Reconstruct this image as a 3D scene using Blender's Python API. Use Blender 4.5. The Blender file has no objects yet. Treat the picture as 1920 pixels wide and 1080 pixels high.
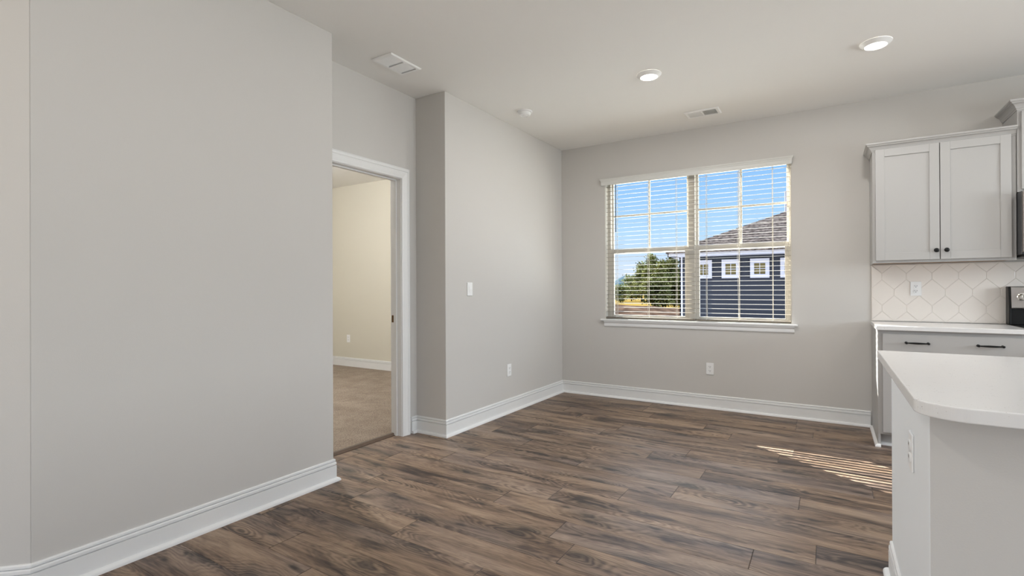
import bpy, bmesh, math, random
from mathutils import Vector, Matrix

random.seed(7)
SC = bpy.context.scene
COL = SC.collection
PI = math.pi

# ------------------------------------------------------------------ camera
CAM_H, YAW, PITCH, ROLL, FPX = 1.1688, 0.5582, 0.0021, -0.0043, 953.18


def make_camera():
    c, s = math.cos, math.sin
    fw = Vector((-s(YAW) * c(PITCH), c(YAW) * c(PITCH), s(PITCH)))
    r = Vector((c(YAW), s(YAW), 0))
    u = r.cross(fw)
    r2 = r * c(ROLL) + u * s(ROLL)
    u2 = -r * s(ROLL) + u * c(ROLL)
    cd = bpy.data.cameras.new('camera')
    cd.sensor_fit = 'HORIZONTAL'
    cd.sensor_width = 36.0
    cd.lens = 36.0 * FPX / 1920.0
    cd.clip_start = 0.05
    cd.clip_end = 3000
    o = bpy.data.objects.new('camera', cd)
    COL.objects.link(o)
    m = Matrix((r2, u2, -fw)).transposed().to_4x4()
    m.translation = Vector((0, 0, CAM_H))
    o.matrix_world = m
    SC.camera = o


make_camera()

# ------------------------------------------------------------------ exposure
vs = SC.view_settings
vs.view_transform = 'Standard'
vs.look = 'None'
vs.gamma = 1.0
vs.exposure = 0.27
vs.use_curve_mapping = False

# ------------------------------------------------------------------ sky
SKY_STOPS = [  # elevation in degrees, linear colour; added brightness overhead lights the room; clear blue low in the sky
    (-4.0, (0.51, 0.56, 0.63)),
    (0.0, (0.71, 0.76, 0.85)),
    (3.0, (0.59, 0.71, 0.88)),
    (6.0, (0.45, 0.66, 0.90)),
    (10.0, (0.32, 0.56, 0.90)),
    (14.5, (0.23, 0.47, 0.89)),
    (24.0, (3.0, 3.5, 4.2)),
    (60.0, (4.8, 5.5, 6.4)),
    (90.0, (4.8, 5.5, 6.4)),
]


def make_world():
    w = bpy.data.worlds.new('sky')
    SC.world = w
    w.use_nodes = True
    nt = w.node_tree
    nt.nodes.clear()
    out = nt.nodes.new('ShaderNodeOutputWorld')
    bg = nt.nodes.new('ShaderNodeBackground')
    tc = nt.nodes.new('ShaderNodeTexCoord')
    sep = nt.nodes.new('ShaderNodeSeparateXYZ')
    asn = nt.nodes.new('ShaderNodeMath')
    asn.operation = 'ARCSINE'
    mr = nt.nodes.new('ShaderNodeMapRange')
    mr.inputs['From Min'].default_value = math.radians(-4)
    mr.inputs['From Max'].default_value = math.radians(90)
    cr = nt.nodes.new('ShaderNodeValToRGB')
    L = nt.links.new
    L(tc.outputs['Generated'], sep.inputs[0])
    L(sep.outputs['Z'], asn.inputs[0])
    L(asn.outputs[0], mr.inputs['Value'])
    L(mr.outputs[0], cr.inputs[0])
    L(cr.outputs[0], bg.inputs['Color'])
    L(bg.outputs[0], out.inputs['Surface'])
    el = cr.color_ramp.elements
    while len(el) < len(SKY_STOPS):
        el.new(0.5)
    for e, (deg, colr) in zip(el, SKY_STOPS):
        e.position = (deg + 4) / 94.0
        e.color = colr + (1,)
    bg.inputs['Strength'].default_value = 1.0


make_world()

# ------------------------------------------------------------------ sun
SUN_DIR = Vector((0.79, -0.612, -0.502)).normalized()


def make_sun():
    l = bpy.data.lights.new('sun', 'SUN')
    l.energy = 38.0
    l.angle = math.radians(0.15)
    l.color = (1.0, 0.94, 0.85)
    o = bpy.data.objects.new('sun', l)
    o.rotation_euler = SUN_DIR.to_track_quat('-Z', 'Y').to_euler()
    o.location = (-20, 20, 14)
    COL.objects.link(o)


make_sun()


def area_light(name, loc, direction, sx, sy, power, color):
    l = bpy.data.lights.new(name, 'AREA')
    l.shape = 'RECTANGLE'
    l.size, l.size_y = sx, sy
    l.energy = power
    l.color = color
    o = bpy.data.objects.new(name, l)
    o.location = loc
    o.rotation_euler = Vector(direction).to_track_quat('-Z', 'Z').to_euler()
    COL.objects.link(o)
    return o


# unseen area lights added to fill the room from behind and beside
area_light('fill_right_upward', (4.30, -1.6, 0.9), (-1, 0, 0.8), 1.4, 4.6, 68, (0.83, 0.92, 1.0))
area_light('fill_kitchen_right', (4.40, 3.3, 1.6), (-1, 0, -0.22), 1.0, 1.6, 76, (0.85, 0.935, 1.0))
area_light('fill_rear_left', (-2.75, -5.87, 1.3), (0.1, 1, 0.35), 2.4, 1.7, 38, (0.92, 0.96, 1.0))
area_light('fill_hall_upward', (-4.17, -3.2, 1.25), (1, 0.3, 1.5), 2.1, 2.4, 62, (0.94, 0.97, 1.0))

# ------------------------------------------------------------------ materials
MATS = {}


def hexc(h):
    def f(v):
        v /= 255.0
        return v / 12.92 if v <= 0.04045 else ((v + 0.055) / 1.055) ** 2.4
    return tuple(f(v) for v in h)


def base_mat(name):
    m = bpy.data.materials.new(name)
    m.use_nodes = True
    nt = m.node_tree
    b = nt.nodes['Principled BSDF']
    MATS[name] = m
    return m, nt, b


def paint(name, col, rough=0.6, var=0.03, scale=6.0, bump=0.0, bscale=300.0, metal=0.0, spec=0.5, emit=None):
    """colour with faint procedural variation and an optional fine bump"""
    m, nt, b = base_mat(name)
    L = nt.links.new
    tc = nt.nodes.new('ShaderNodeTexCoord')
    n = nt.nodes.new('ShaderNodeTexNoise')
    n.inputs['Scale'].default_value = scale
    n.inputs['Detail'].default_value = 3
    L(tc.outputs['Object'], n.inputs['Vector'])
    mx = nt.nodes.new('ShaderNodeMix')
    mx.data_type = 'RGBA'
    mx.inputs[6].default_value = tuple(c * (1 - var) for c in col) + (1,)
    mx.inputs[7].default_value = tuple(min(1, c * (1 + var)) for c in col) + (1,)
    L(n.outputs['Fac'], mx.inputs[0])
    L(mx.outputs[2], b.inputs['Base Color'])
    b.inputs['Roughness'].default_value = rough
    b.inputs['Metallic'].default_value = metal
    b.inputs['Specular IOR Level'].default_value = spec
    if bump:
        n2 = nt.nodes.new('ShaderNodeTexNoise')
        n2.inputs['Scale'].default_value = bscale
        n2.inputs['Detail'].default_value = 2
        L(tc.outputs['Object'], n2.inputs['Vector'])
        bp = nt.nodes.new('ShaderNodeBump')
        bp.inputs['Strength'].default_value = bump
        bp.inputs['Distance'].default_value = 0.002
        L(n2.outputs['Fac'], bp.inputs['Height'])
        L(bp.outputs[0], b.inputs['Normal'])
    if emit:
        b.inputs['Emission Color'].default_value = emit[0] + (1,)
        b.inputs['Emission Strength'].default_value = emit[1]
    return m


WALL = paint('greige wall paint', (0.605, 0.585, 0.558), 0.75, 0.012, 1.5, 0.12, 220, spec=0.2)
BEDWALL = paint('bedroom wall paint', (0.650, 0.615, 0.520), 0.75, 0.012, 1.5, 0.12, 220, spec=0.2)
CEIL = paint('ceiling paint', (0.88, 0.867, 0.84), 0.85, 0.012, 1.2, 0.15, 160, spec=0.15)
TRIM = paint('white trim paint', (0.80, 0.80, 0.795), 0.38, 0.01, 5)
CAB = paint('pale grey cabinet paint', (0.44, 0.432, 0.422), 0.42, 0.012, 4)
CABTRIM = CAB
ISLAND = paint('island end white', (0.86, 0.885, 0.90), 0.5, 0.01, 3)  # even white, lighter and cooler than the front panel
PLASTIC = paint('white plastic', (0.88, 0.88, 0.875), 0.3, 0.01, 20)
SLOT = paint('dark slot', (0.03, 0.03, 0.03), 0.6)
BLACK = paint('matte black metal', (0.012, 0.012, 0.012), 0.4, 0.05, 20, metal=0.6)
BLACKGL = paint('black glass', (0.008, 0.008, 0.009), 0.08, 0.02, 5)
DARKGREY = paint('dark grey enamel', (0.05, 0.052, 0.056), 0.35, 0.05, 8)
STEEL = paint('brushed stainless steel', (0.36, 0.33, 0.31), 0.34, 0.06, 40, metal=0.9)
CHROME = paint('chrome', (0.75, 0.73, 0.70), 0.15, 0.02, 20, metal=1.0)
BRONZE = paint('aged bronze', (0.18, 0.11, 0.06), 0.4, 0.1, 60, metal=0.8)
VINYL = paint('white vinyl', (0.62, 0.59, 0.535), 0.35, 0.01, 6)
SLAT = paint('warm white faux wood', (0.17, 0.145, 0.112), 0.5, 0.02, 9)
CORD = paint('blind cord', (0.80, 0.76, 0.68), 0.8)
WAND = paint('clear grey wand', (0.03, 0.036, 0.045), 0.2)
VENTW = paint('white enamel', (0.93, 0.93, 0.92), 0.35, 0.01, 12)
GROUT = paint('pale grout', (0.78, 0.73, 0.67), 0.8)
TILE = paint('glazed beige tile', (0.84, 0.785, 0.73), 0.22, 0.04, 3)
LENS = paint('lamp lens', (0.9, 0.88, 0.85), 0.5, emit=((1.0, 0.93, 0.84), 6.0))
THRESH = paint('dark wood strip', (0.10, 0.065, 0.045), 0.5, 0.25, 30)
CABWOOD = paint('raw maple underside', (0.30, 0.17, 0.08), 0.6, 0.2, 12)
FRONTPAINT = WALL


def quartz():
    m, nt, b = base_mat('white speckled quartz')
    L = nt.links.new
    tc = nt.nodes.new('ShaderNodeTexCoord')
    v = nt.nodes.new('ShaderNodeTexVoronoi')
    v.inputs['Scale'].default_value = 150
    L(tc.outputs['Object'], v.inputs['Vector'])
    cr = nt.nodes.new('ShaderNodeValToRGB')
    e = cr.color_ramp.elements
    e[0].position = 0.02
    e[0].color = (0.42, 0.37, 0.33, 1)
    e[1].position = 0.17
    e[1].color = (0.78, 0.775, 0.77, 1)
    n = nt.nodes.new('ShaderNodeTexNoise')
    n.inputs['Scale'].default_value = 35
    L(tc.outputs['Object'], n.inputs['Vector'])
    ma = nt.nodes.new('ShaderNodeMath')
    ma.operation = 'ADD'
    mb_ = nt.nodes.new('ShaderNodeMath')
    mb_.operation = 'MULTIPLY_ADD'
    mb_.inputs[1].default_value = 0.9
    mb_.inputs[2].default_value = -0.38
    L(n.outputs['Fac'], mb_.inputs[0])
    L(v.outputs['Distance'], ma.inputs[0])
    L(mb_.outputs[0], ma.inputs[1])
    L(ma.outputs[0], cr.inputs[0])
    L(cr.outputs[0], b.inputs['Base Color'])
    b.inputs['Roughness'].default_value = 0.16
    return m


QUARTZ = quartz()


def floor_wood():
    m, nt, b = base_mat('dark hickory planks')
    N, L = nt.nodes.new, nt.links.new
    tc = N('ShaderNodeTexCoord')
    at = N('ShaderNodeAttribute')
    at.attribute_name = 'plank'
    # shift the pattern of every plank
    sc = N('ShaderNodeVectorMath'); sc.operation = 'MULTIPLY'
    sc.inputs[1].default_value = (37.0, 53.0, 19.0)
    L(at.outputs['Vector'], sc.inputs[0])
    ad = N('ShaderNodeVectorMath'); ad.operation = 'ADD'
    L(tc.outputs['Object'], ad.inputs[0]); L(sc.outputs[0], ad.inputs[1])

    def noise(scale, vec, stretch, detail=4, rough=0.55, dist=0.0):
        mp = N('ShaderNodeMapping')
        mp.inputs['Scale'].default_value = stretch
        L(vec, mp.inputs['Vector'])
        n = N('ShaderNodeTexNoise')
        n.inputs['Scale'].default_value = scale
        n.inputs['Detail'].default_value = detail
        n.inputs['Roughness'].default_value = rough
        n.inputs['Distortion'].default_value = dist
        L(mp.outputs[0], n.inputs['Vector'])
        return n.outputs['Fac']

    def ramp(fac, stops):
        cr = N('ShaderNodeValToRGB')
        e = cr.color_ramp.elements
        while len(e) < len(stops):
            e.new(0.5)
        for q, (p_, c_) in zip(e, stops):
            q.position = p_
            q.color = (c_ if len(c_) == 4 else tuple(c_) + (1,))
        L(fac, cr.inputs[0])
        return cr.outputs[0]

    def math_(op, a, b_=None, c_=None):
        q = N('ShaderNodeMath'); q.operation = op
        for i, v in enumerate((a, b_, c_)):
            if v is None:
                continue
            if isinstance(v, (int, float)):
                q.inputs[i].default_value = v
            else:
                L(v, q.inputs[i])
        return q.outputs[0]

    def mix(fac, a, b_, mode='MIX'):
        q = N('ShaderNodeMix'); q.data_type = 'RGBA'; q.blend_type = mode
        if isinstance(fac, (int, float)):
            q.inputs[0].default_value = fac
        else:
            L(fac, q.inputs[0])
        for i, v in ((6, a), (7, b_)):
            if isinstance(v, tuple):
                q.inputs[i].default_value = v + (1,)
            else:
                L(v, q.inputs[i])
        return q.outputs[2]

    P = ad.outputs[0]
    # knots: sparse voronoi cells
    mpk = N('ShaderNodeMapping'); mpk.inputs['Scale'].default_value = (1.6, 5.0, 1.0)
    L(P, mpk.inputs['Vector'])
    vk = N('ShaderNodeTexVoronoi'); vk.inputs['Scale'].default_value = 1.0
    vk.voronoi_dimensions = '2D'
    # wobble knot positions
    nw = N('ShaderNodeTexNoise'); nw.inputs['Scale'].default_value = 5.0; nw.inputs['Detail'].default_value = 3
    L(P, nw.inputs['Vector'])
    wv = N('ShaderNodeVectorMath'); wv.operation = 'MULTIPLY_ADD'
    wv.inputs[1].default_value = (0.35, 0.35, 0.0)
    L(nw.outputs['Color'], wv.inputs[0]); L(mpk.outputs[0], wv.inputs[2])
    L(wv.outputs[0], vk.inputs['Vector'])
    kd = vk.outputs['Distance']
    # knot presence per cell
    sp = N('ShaderNodeSeparateColor'); L(vk.outputs['Color'], sp.inputs[0])
    pres = math_('GREATER_THAN', sp.outputs[0], 0.42)
    knot = math_('MULTIPLY', ramp(kd, [(0.05, (1, 1, 1)), (0.13, (0.55, 0.55, 0.55)), (0.24, (0.22, 0.22, 0.22)), (0.50, (0, 0, 0))]), pres)
    # rings round the knots, following the grain elsewhere
    gr = noise(1.0, P, (1.2, 7.0, 1.0), 2, 0.5, 0.6)
    rg = math_('SINE', math_('MULTIPLY', math_('ADD', math_('MULTIPLY', kd, 1.0), math_('MULTIPLY', gr, 1.6)), 62.0))
    rmask = ramp(kd, [(0.10, (1, 1, 1)), (0.55, (0.12, 0.12, 0.12))])
    rings = math_('MULTIPLY', math_('MULTIPLY', rg, rmask), 0.115)
    # broad dark streaks and fine grain
    broad = noise(1.0, P, (1.3, 9.0, 1.0), 5, 0.62, 1.0)
    cloud = noise(1.0, P, (1.9, 7.5, 1.0), 4, 0.6, 1.2)
    fine = noise(1.0, P, (9.0, 150.0, 1.0), 3, 0.6)
    hue = noise(1.0, P, (0.8, 3.0, 1.0), 2, 0.5, 0.3)
    tone = math_('ADD', math_('ADD', broad, rings), math_('MULTIPLY', math_('SUBTRACT', fine, 0.5), 0.42))
    tone = math_('SUBTRACT', tone, math_('MULTIPLY', ramp(cloud, [(0.52, (0, 0, 0)), (0.72, (1, 1, 1))]), 0.20))
    sepa = N('ShaderNodeSeparateXYZ'); L(at.outputs['Vector'], sepa.inputs[0])
    tone = math_('ADD', tone, math_('MULTIPLY', math_('SUBTRACT', sepa.outputs[2], 0.5), 0.10))
    brown = ramp(tone, [(0.24, (0.040, 0.027, 0.021)), (0.37, (0.112, 0.073, 0.051)),
                        (0.51, (0.222, 0.150, 0.102)), (0.74, (0.380, 0.272, 0.188))])
    grey = ramp(tone, [(0.24, (0.042, 0.032, 0.030)), (0.37, (0.110, 0.081, 0.069)),
                       (0.51, (0.205, 0.153, 0.126)), (0.74, (0.340, 0.262, 0.208))])
    hm = ramp(hue, [(0.46, (0, 0, 0)), (0.66, (0.85, 0.85, 0.85))])
    col = mix(hm, brown, grey)
    col = mix(math_('MULTIPLY', knot, 0.78), col, (0.022, 0.019, 0.018))
    mp2 = N('ShaderNodeMapping'); mp2.inputs['Scale'].default_value = (3.1, 11.0, 1.0)
    L(P, mp2.inputs['Vector'])
    wv2 = N('ShaderNodeVectorMath'); wv2.operation = 'MULTIPLY_ADD'
    wv2.inputs[1].default_value = (0.6, 0.6, 0.0)
    L(nw.outputs['Color'], wv2.inputs[0]); L(mp2.outputs[0], wv2.inputs[2])
    v2 = N('ShaderNodeTexVoronoi'); v2.voronoi_dimensions = '2D'; v2.inputs['Scale'].default_value = 1.0
    L(wv2.outputs[0], v2.inputs['Vector'])
    s2 = N('ShaderNodeSeparateColor'); L(v2.outputs['Color'], s2.inputs[0])
    chk = math_('MULTIPLY', ramp(v2.outputs['Distance'], [(0.06, (1, 1, 1)), (0.16, (0.25, 0.25, 0.25)), (0.26, (0, 0, 0))]), math_('GREATER_THAN', s2.outputs[1], 0.80))
    col = mix(math_('MULTIPLY', chk, 0.8), col, (0.020, 0.017, 0.016))
    # seam: the chamfered edges are darker
    col = mix(math_('MULTIPLY', at.outputs['Alpha'], 0.55), col, (0.02, 0.014, 0.011))
    L(col, b.inputs['Base Color'])
    rr = math_('MULTIPLY_ADD', fine, 0.14, 0.38)
    L(rr, b.inputs['Roughness'])
    b.inputs['Specular IOR Level'].default_value = 0.35
    bp = N('ShaderNodeBump'); bp.inputs['Strength'].default_value = 0.18; bp.inputs['Distance'].default_value = 0.0015
    L(math_('ADD', fine, math_('MULTIPLY', rings, 1.0)), bp.inputs['Height'])
    L(bp.outputs[0], b.inputs['Normal'])
    return m


WOOD = floor_wood()


def carpet():
    m, nt, b = base_mat('beige carpet pile')
    L = nt.links.new
    tc = nt.nodes.new('ShaderNodeTexCoord')
    n = nt.nodes.new('ShaderNodeTexNoise'); n.inputs['Scale'].default_value = 90; n.inputs['Detail'].default_value = 4
    n2 = nt.nodes.new('ShaderNodeTexNoise'); n2.inputs['Scale'].default_value = 5
    mp = nt.nodes.new('ShaderNodeMapping'); mp.inputs['Scale'].default_value = (1, 1.8, 1)
    L(tc.outputs['Object'], mp.inputs['Vector'])
    L(mp.outputs[0], n.inputs['Vector']); L(tc.outputs['Object'], n2.inputs['Vector'])
    ma = nt.nodes.new('ShaderNodeMath'); ma.operation = 'MULTIPLY_ADD'; ma.inputs[1].default_value = 0.35
    L(n2.outputs['Fac'], ma.inputs[0]); L(n.outputs['Fac'], ma.inputs[2])
    cr = nt.nodes.new('ShaderNodeValToRGB')
    e = cr.color_ramp.elements
    e[0].position = 0.42; e[0].color = (0.15, 0.115, 0.090, 1)
    e[1].position = 0.92; e[1].color = (0.42, 0.345, 0.275, 1)
    L(ma.outputs[0], cr.inputs[0]); L(cr.outputs[0], b.inputs['Base Color'])
    b.inputs['Roughness'].default_value = 0.95
    b.inputs['Specular IOR Level'].default_value = 0.1
    bp = nt.nodes.new('ShaderNodeBump'); bp.inputs['Strength'].default_value = 0.8; bp.inputs['Distance'].default_value = 0.01
    L(n.outputs['Fac'], bp.inputs['Height']); L(bp.outputs[0], b.inputs['Normal'])
    return m


CARPET = carpet()


def glass():
    m = bpy.data.materials.new('window glass')
    m.use_nodes = True
    nt = m.node_tree
    nt.nodes.clear()
    o = nt.nodes.new('ShaderNodeOutputMaterial')
    t = nt.nodes.new('ShaderNodeBsdfTransparent'); t.inputs['Color'].default_value = (0.95, 0.97, 0.97, 1)
    g = nt.nodes.new('ShaderNodeBsdfGlossy'); g.inputs['Roughness'].default_value = 0.02
    lw = nt.nodes.new('ShaderNodeLayerWeight'); lw.inputs['Blend'].default_value = 0.5
    pw = nt.nodes.new('ShaderNodeMath'); pw.operation = 'POWER'; pw.inputs[1].default_value = 5.0
    f = nt.nodes.new('ShaderNodeMath'); f.operation = 'MULTIPLY_ADD'; f.inputs[1].default_value = 0.6; f.inputs[2].default_value = 0.0
    mx = nt.nodes.new('ShaderNodeMixShader')
    nt.links.new(lw.outputs['Facing'], pw.inputs[0])
    nt.links.new(pw.outputs[0], f.inputs[0])
    nt.links.new(f.outputs[0], mx.inputs[0])
    nt.links.new(t.outputs[0], mx.inputs[1])
    nt.links.new(g.outputs[0], mx.inputs[2])
    nt.links.new(mx.outputs[0], o.inputs['Surface'])
    return m


GLASS = glass()


def two_tone(name, c1, c2, scale, stretch=(1, 1, 1), rough=0.9, lo=0.4, hi=0.6, bump=0.0):
    m, nt, b = base_mat(name)
    L = nt.links.new
    tc = nt.nodes.new('ShaderNodeTexCoord')
    mp = nt.nodes.new('ShaderNodeMapping'); mp.inputs['Scale'].default_value = stretch
    n = nt.nodes.new('ShaderNodeTexNoise'); n.inputs['Scale'].default_value = scale; n.inputs['Detail'].default_value = 5
    cr = nt.nodes.new('ShaderNodeValToRGB')
    e = cr.color_ramp.elements
    e[0].position = lo; e[0].color = c1 + (1,)
    e[1].position = hi; e[1].color = c2 + (1,)
    L(tc.outputs['Object'], mp.inputs['Vector']); L(mp.outputs[0], n.inputs['Vector'])
    L(n.outputs['Fac'], cr.inputs[0]); L(cr.outputs[0], b.inputs['Base Color'])
    b.inputs['Roughness'].default_value = rough
    b.inputs['Specular IOR Level'].default_value = 0.0
    if bump:
        bp = nt.nodes.new('ShaderNodeBump'); bp.inputs['Strength'].default_value = bump
        L(n.outputs['Fac'], bp.inputs['Height']); L(bp.outputs[0], b.inputs['Normal'])
    return m


GRASS = two_tone('dry grass', (0.0800, 0.0528, 0.0160), (0.1200, 0.0864, 0.0272), 0.25, (1, 2.5, 1))
BOUNCE = two_tone('pale bounce ground', (0.66, 0.65, 0.62), (0.78, 0.765, 0.73), 1.5)  # unseen near ground, made pale to throw sunlight up into the room
DIRT = two_tone('bare brown earth', (0.0176, 0.0112, 0.0088), (0.0520, 0.0344, 0.0256), 1.2)
SIDING = paint('navy siding', (0.0185, 0.0200, 0.0270), 0.8, 0.06, 0.5, spec=0.0)
SHINGLE = two_tone('brown grey shingles', (0.030, 0.024, 0.022), (0.085, 0.070, 0.065), 9.0, (1, 1, 2.2))
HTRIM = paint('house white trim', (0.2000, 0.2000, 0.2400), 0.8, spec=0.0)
HGLASS = paint('amber dark window pane', (0.055, 0.044, 0.018), 0.6, 0.2, 4, spec=0.1)
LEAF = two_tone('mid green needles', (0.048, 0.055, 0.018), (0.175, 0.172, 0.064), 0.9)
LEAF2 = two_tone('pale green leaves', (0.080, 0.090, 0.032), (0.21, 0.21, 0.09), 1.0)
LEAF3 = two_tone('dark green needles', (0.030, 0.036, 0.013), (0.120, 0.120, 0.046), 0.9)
BARK = two_tone('brown bark', (0.02, 0.014, 0.01), (0.045, 0.031, 0.022), 8)
HILL = two_tone('haze tinted wooded hill', (0.0256, 0.0432, 0.0576), (0.0336, 0.0528, 0.0680), 0.02)  # distance haze is put into the hill's own colour
LOG = two_tone('weathered dark timber', (0.012, 0.008, 0.006), (0.035, 0.022, 0.016), 6)

# ------------------------------------------------------------------ mesh helpers


class MB:
    def __init__(self):
        self.v, self.f = [], []

    def add(self, vs_, fs):
        k = len(self.v)
        self.v += [tuple(q) for q in vs_]
        self.f += [tuple(i + k for i in q) for q in fs]
        return self

    def box(self, x0, x1, y0, y1, z0, z1):
        v = [(x0, y0, z0), (x1, y0, z0), (x1, y1, z0), (x0, y1, z0), (x0, y0, z1), (x1, y0, z1), (x1, y1, z1), (x0, y1, z1)]
        return self.add(v, [(0, 3, 2, 1), (4, 5, 6, 7), (0, 1, 5, 4), (1, 2, 6, 5), (2, 3, 7, 6), (3, 0, 4, 7)])

    def prism(self, poly, z0, z1, to=lambda x, y, z: (x, y, z)):
        n = len(poly)
        v = [to(x, y, z0) for x, y in poly] + [to(x, y, z1) for x, y in poly]
        f = [tuple(range(n))[::-1], tuple(range(n, 2 * n))]
        f += [(i, (i + 1) % n, n + (i + 1) % n, n + i) for i in range(n)]
        return self.add(v, f)

    def loft(self, rings, cap=True, closed=True):
        n = len(rings[0])
        v, f = [], []
        for r in rings:
            v += list(r)
        for a in range(len(rings) - 1):
            for i in range(n if closed else n - 1):
                j = (i + 1) % n
                f.append((a * n + i, a * n + j, (a + 1) * n + j, (a + 1) * n + i))
        if cap:
            f.append(tuple(range(n))[::-1])
            k = (len(rings) - 1) * n
            f.append(tuple(range(k, k + n)))
        return self.add(v, f)

    def lathe(self, prof, c, axis='z', n=32, cap=True):
        rings = []
        for r, h in prof:
            ring = []
            for i in range(n):
                a = 2 * PI * i / n
                p, q = r * math.cos(a), r * math.sin(a)
                if axis == 'z':
                    ring.append((c[0] + p, c[1] + q, c[2] + h))
                elif axis == 'y':
                    ring.append((c[0] + p, c[1] + h, c[2] + q))
                else:
                    ring.append((c[0] + h, c[1] + p, c[2] + q))
            rings.append(ring)
        return self.loft(rings, cap)

    def tube(self, pts, rad, n=10):
        pts = [Vector(p) for p in pts]
        rings = []
        for i, p in enumerate(pts):
            t = (pts[min(i + 1, len(pts) - 1)] - pts[max(i - 1, 0)]).normalized()
            a = Vector((0, 0, 1)) if abs(t.z) < 0.9 else Vector((1, 0, 0))
            u = t.cross(a).normalized()
            w = t.cross(u).normalized()
            r = rad[i] if isinstance(rad, (list, tuple)) else rad
            rings.append([tuple(p + u * r * math.cos(2 * PI * k / n) + w * r * math.sin(2 * PI * k / n)) for k in range(n)])
        return self.loft(rings)

    def build(self, name, mat, parent=None, local=False, bevel=0.0, smooth=False, seg=2, angle=35):
        me = bpy.data.meshes.new(name)
        off = Vector((0, 0, 0))
        if parent is not None and not local:
            p = parent
            while p is not None:
                off += p.location
                p = p.parent
        me.from_pydata([(x - off.x, y - off.y, z - off.z) for x, y, z in self.v], [], self.f)
        bm = bmesh.new()
        bm.from_mesh(me)
        bmesh.ops.recalc_face_normals(bm, faces=bm.faces)
        bm.to_mesh(me)
        bm.free()
        me.materials.append(mat)
        o = bpy.data.objects.new(name, me)
        COL.objects.link(o)
        if parent is not None:
            o.parent = parent
        if smooth:
            for pl in me.polygons:
                pl.use_smooth = True
            try:
                me.set_sharp_from_angle(angle=math.radians(angle))
            except Exception:
                pass
        if bevel:
            md = o.modifiers.new('bevel', 'BEVEL')
            md.width = bevel
            md.segments = seg
            md.limit_method = 'ANGLE'
            md.angle_limit = math.radians(40)
        return o


def thing(name, label, cat, loc=(0, 0, 0), rotz=0.0, group=None):
    o = bpy.data.objects.new(name, None)
    o.empty_display_size = 0.1
    COL.objects.link(o)
    o.location = loc
    o.rotation_euler = (0, 0, rotz)
    tag(o, label, cat, group)
    return o


def tag(o, label, cat, group=None):
    o['label'] = label
    o['category'] = cat
    if group:
        o['group'] = group
    return o


def struct(o, label=None):
    o['kind'] = 'structure'
    if label:
        o['label'] = label
    return o


def copy_tree(o, parent=None):
    c = o.copy()
    COL.objects.link(c)
    c.parent = parent
    for ch in list(o.children):
        copy_tree(ch, c)
    return c


def sweep(path, prof, to3d, closed_prof=True, d0=None, d1=None):
    """mitred moulding along a 2D path. prof: (offset to the left of travel, height). Returns one MB per segment"""
    n = len(path)
    dirs = []
    for i in range(n - 1):
        dx, dy = path[i + 1][0] - path[i][0], path[i + 1][1] - path[i][1]
        l = math.hypot(dx, dy)
        dirs.append((dx / l, dy / l))
    nor = [(-d[1], d[0]) for d in dirs]
    mit = []
    for i in range(n):
        if i == 0:
            mit.append(d0 or nor[0])
        elif i == n - 1:
            mit.append(d1 or nor[-1])
        else:
            a, b = nor[i - 1], nor[i]
            k = 1 + a[0] * b[0] + a[1] * b[1]
            mit.append(((a[0] + b[0]) / k, (a[1] + b[1]) / k))
    segs = []
    for i in range(n - 1):
        m = MB()
        rings = []
        for j in (i, i + 1):
            rings.append([to3d(path[j][0] + mit[j][0] * d, path[j][1] + mit[j][1] * d, h) for d, h in prof])
        m.loft(rings)
        segs.append(m)
    return segs


def merge(ms):
    r = MB()
    for m in ms:
        r.add(m.v, m.f)
    return r


PLAN = lambda x, y, z: (x, y, z)

# ------------------------------------------------------------------ dimensions
H = 2.743
XL, YB = -2.582, 5.212
Y45, YN, YJ = 0.671, 2.062, 3.140
XR, XRB = -2.891, -2.995
DY0, DY1, DZ = 2.160, 2.962, 2.048       # door opening
WX0, WX1, WZ0, WZ1 = -2.066, -0.286, 0.815, 2.348   # window opening
XE, YF = 4.5, -6.0                        # far right wall, wall behind the camera
XH = -4.30                                # hall wall on the left, behind the camera
BX0, BY0 = -7.3, 0.30                     # bedroom
FT = 0.16                                 # outer wall thickness


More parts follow.
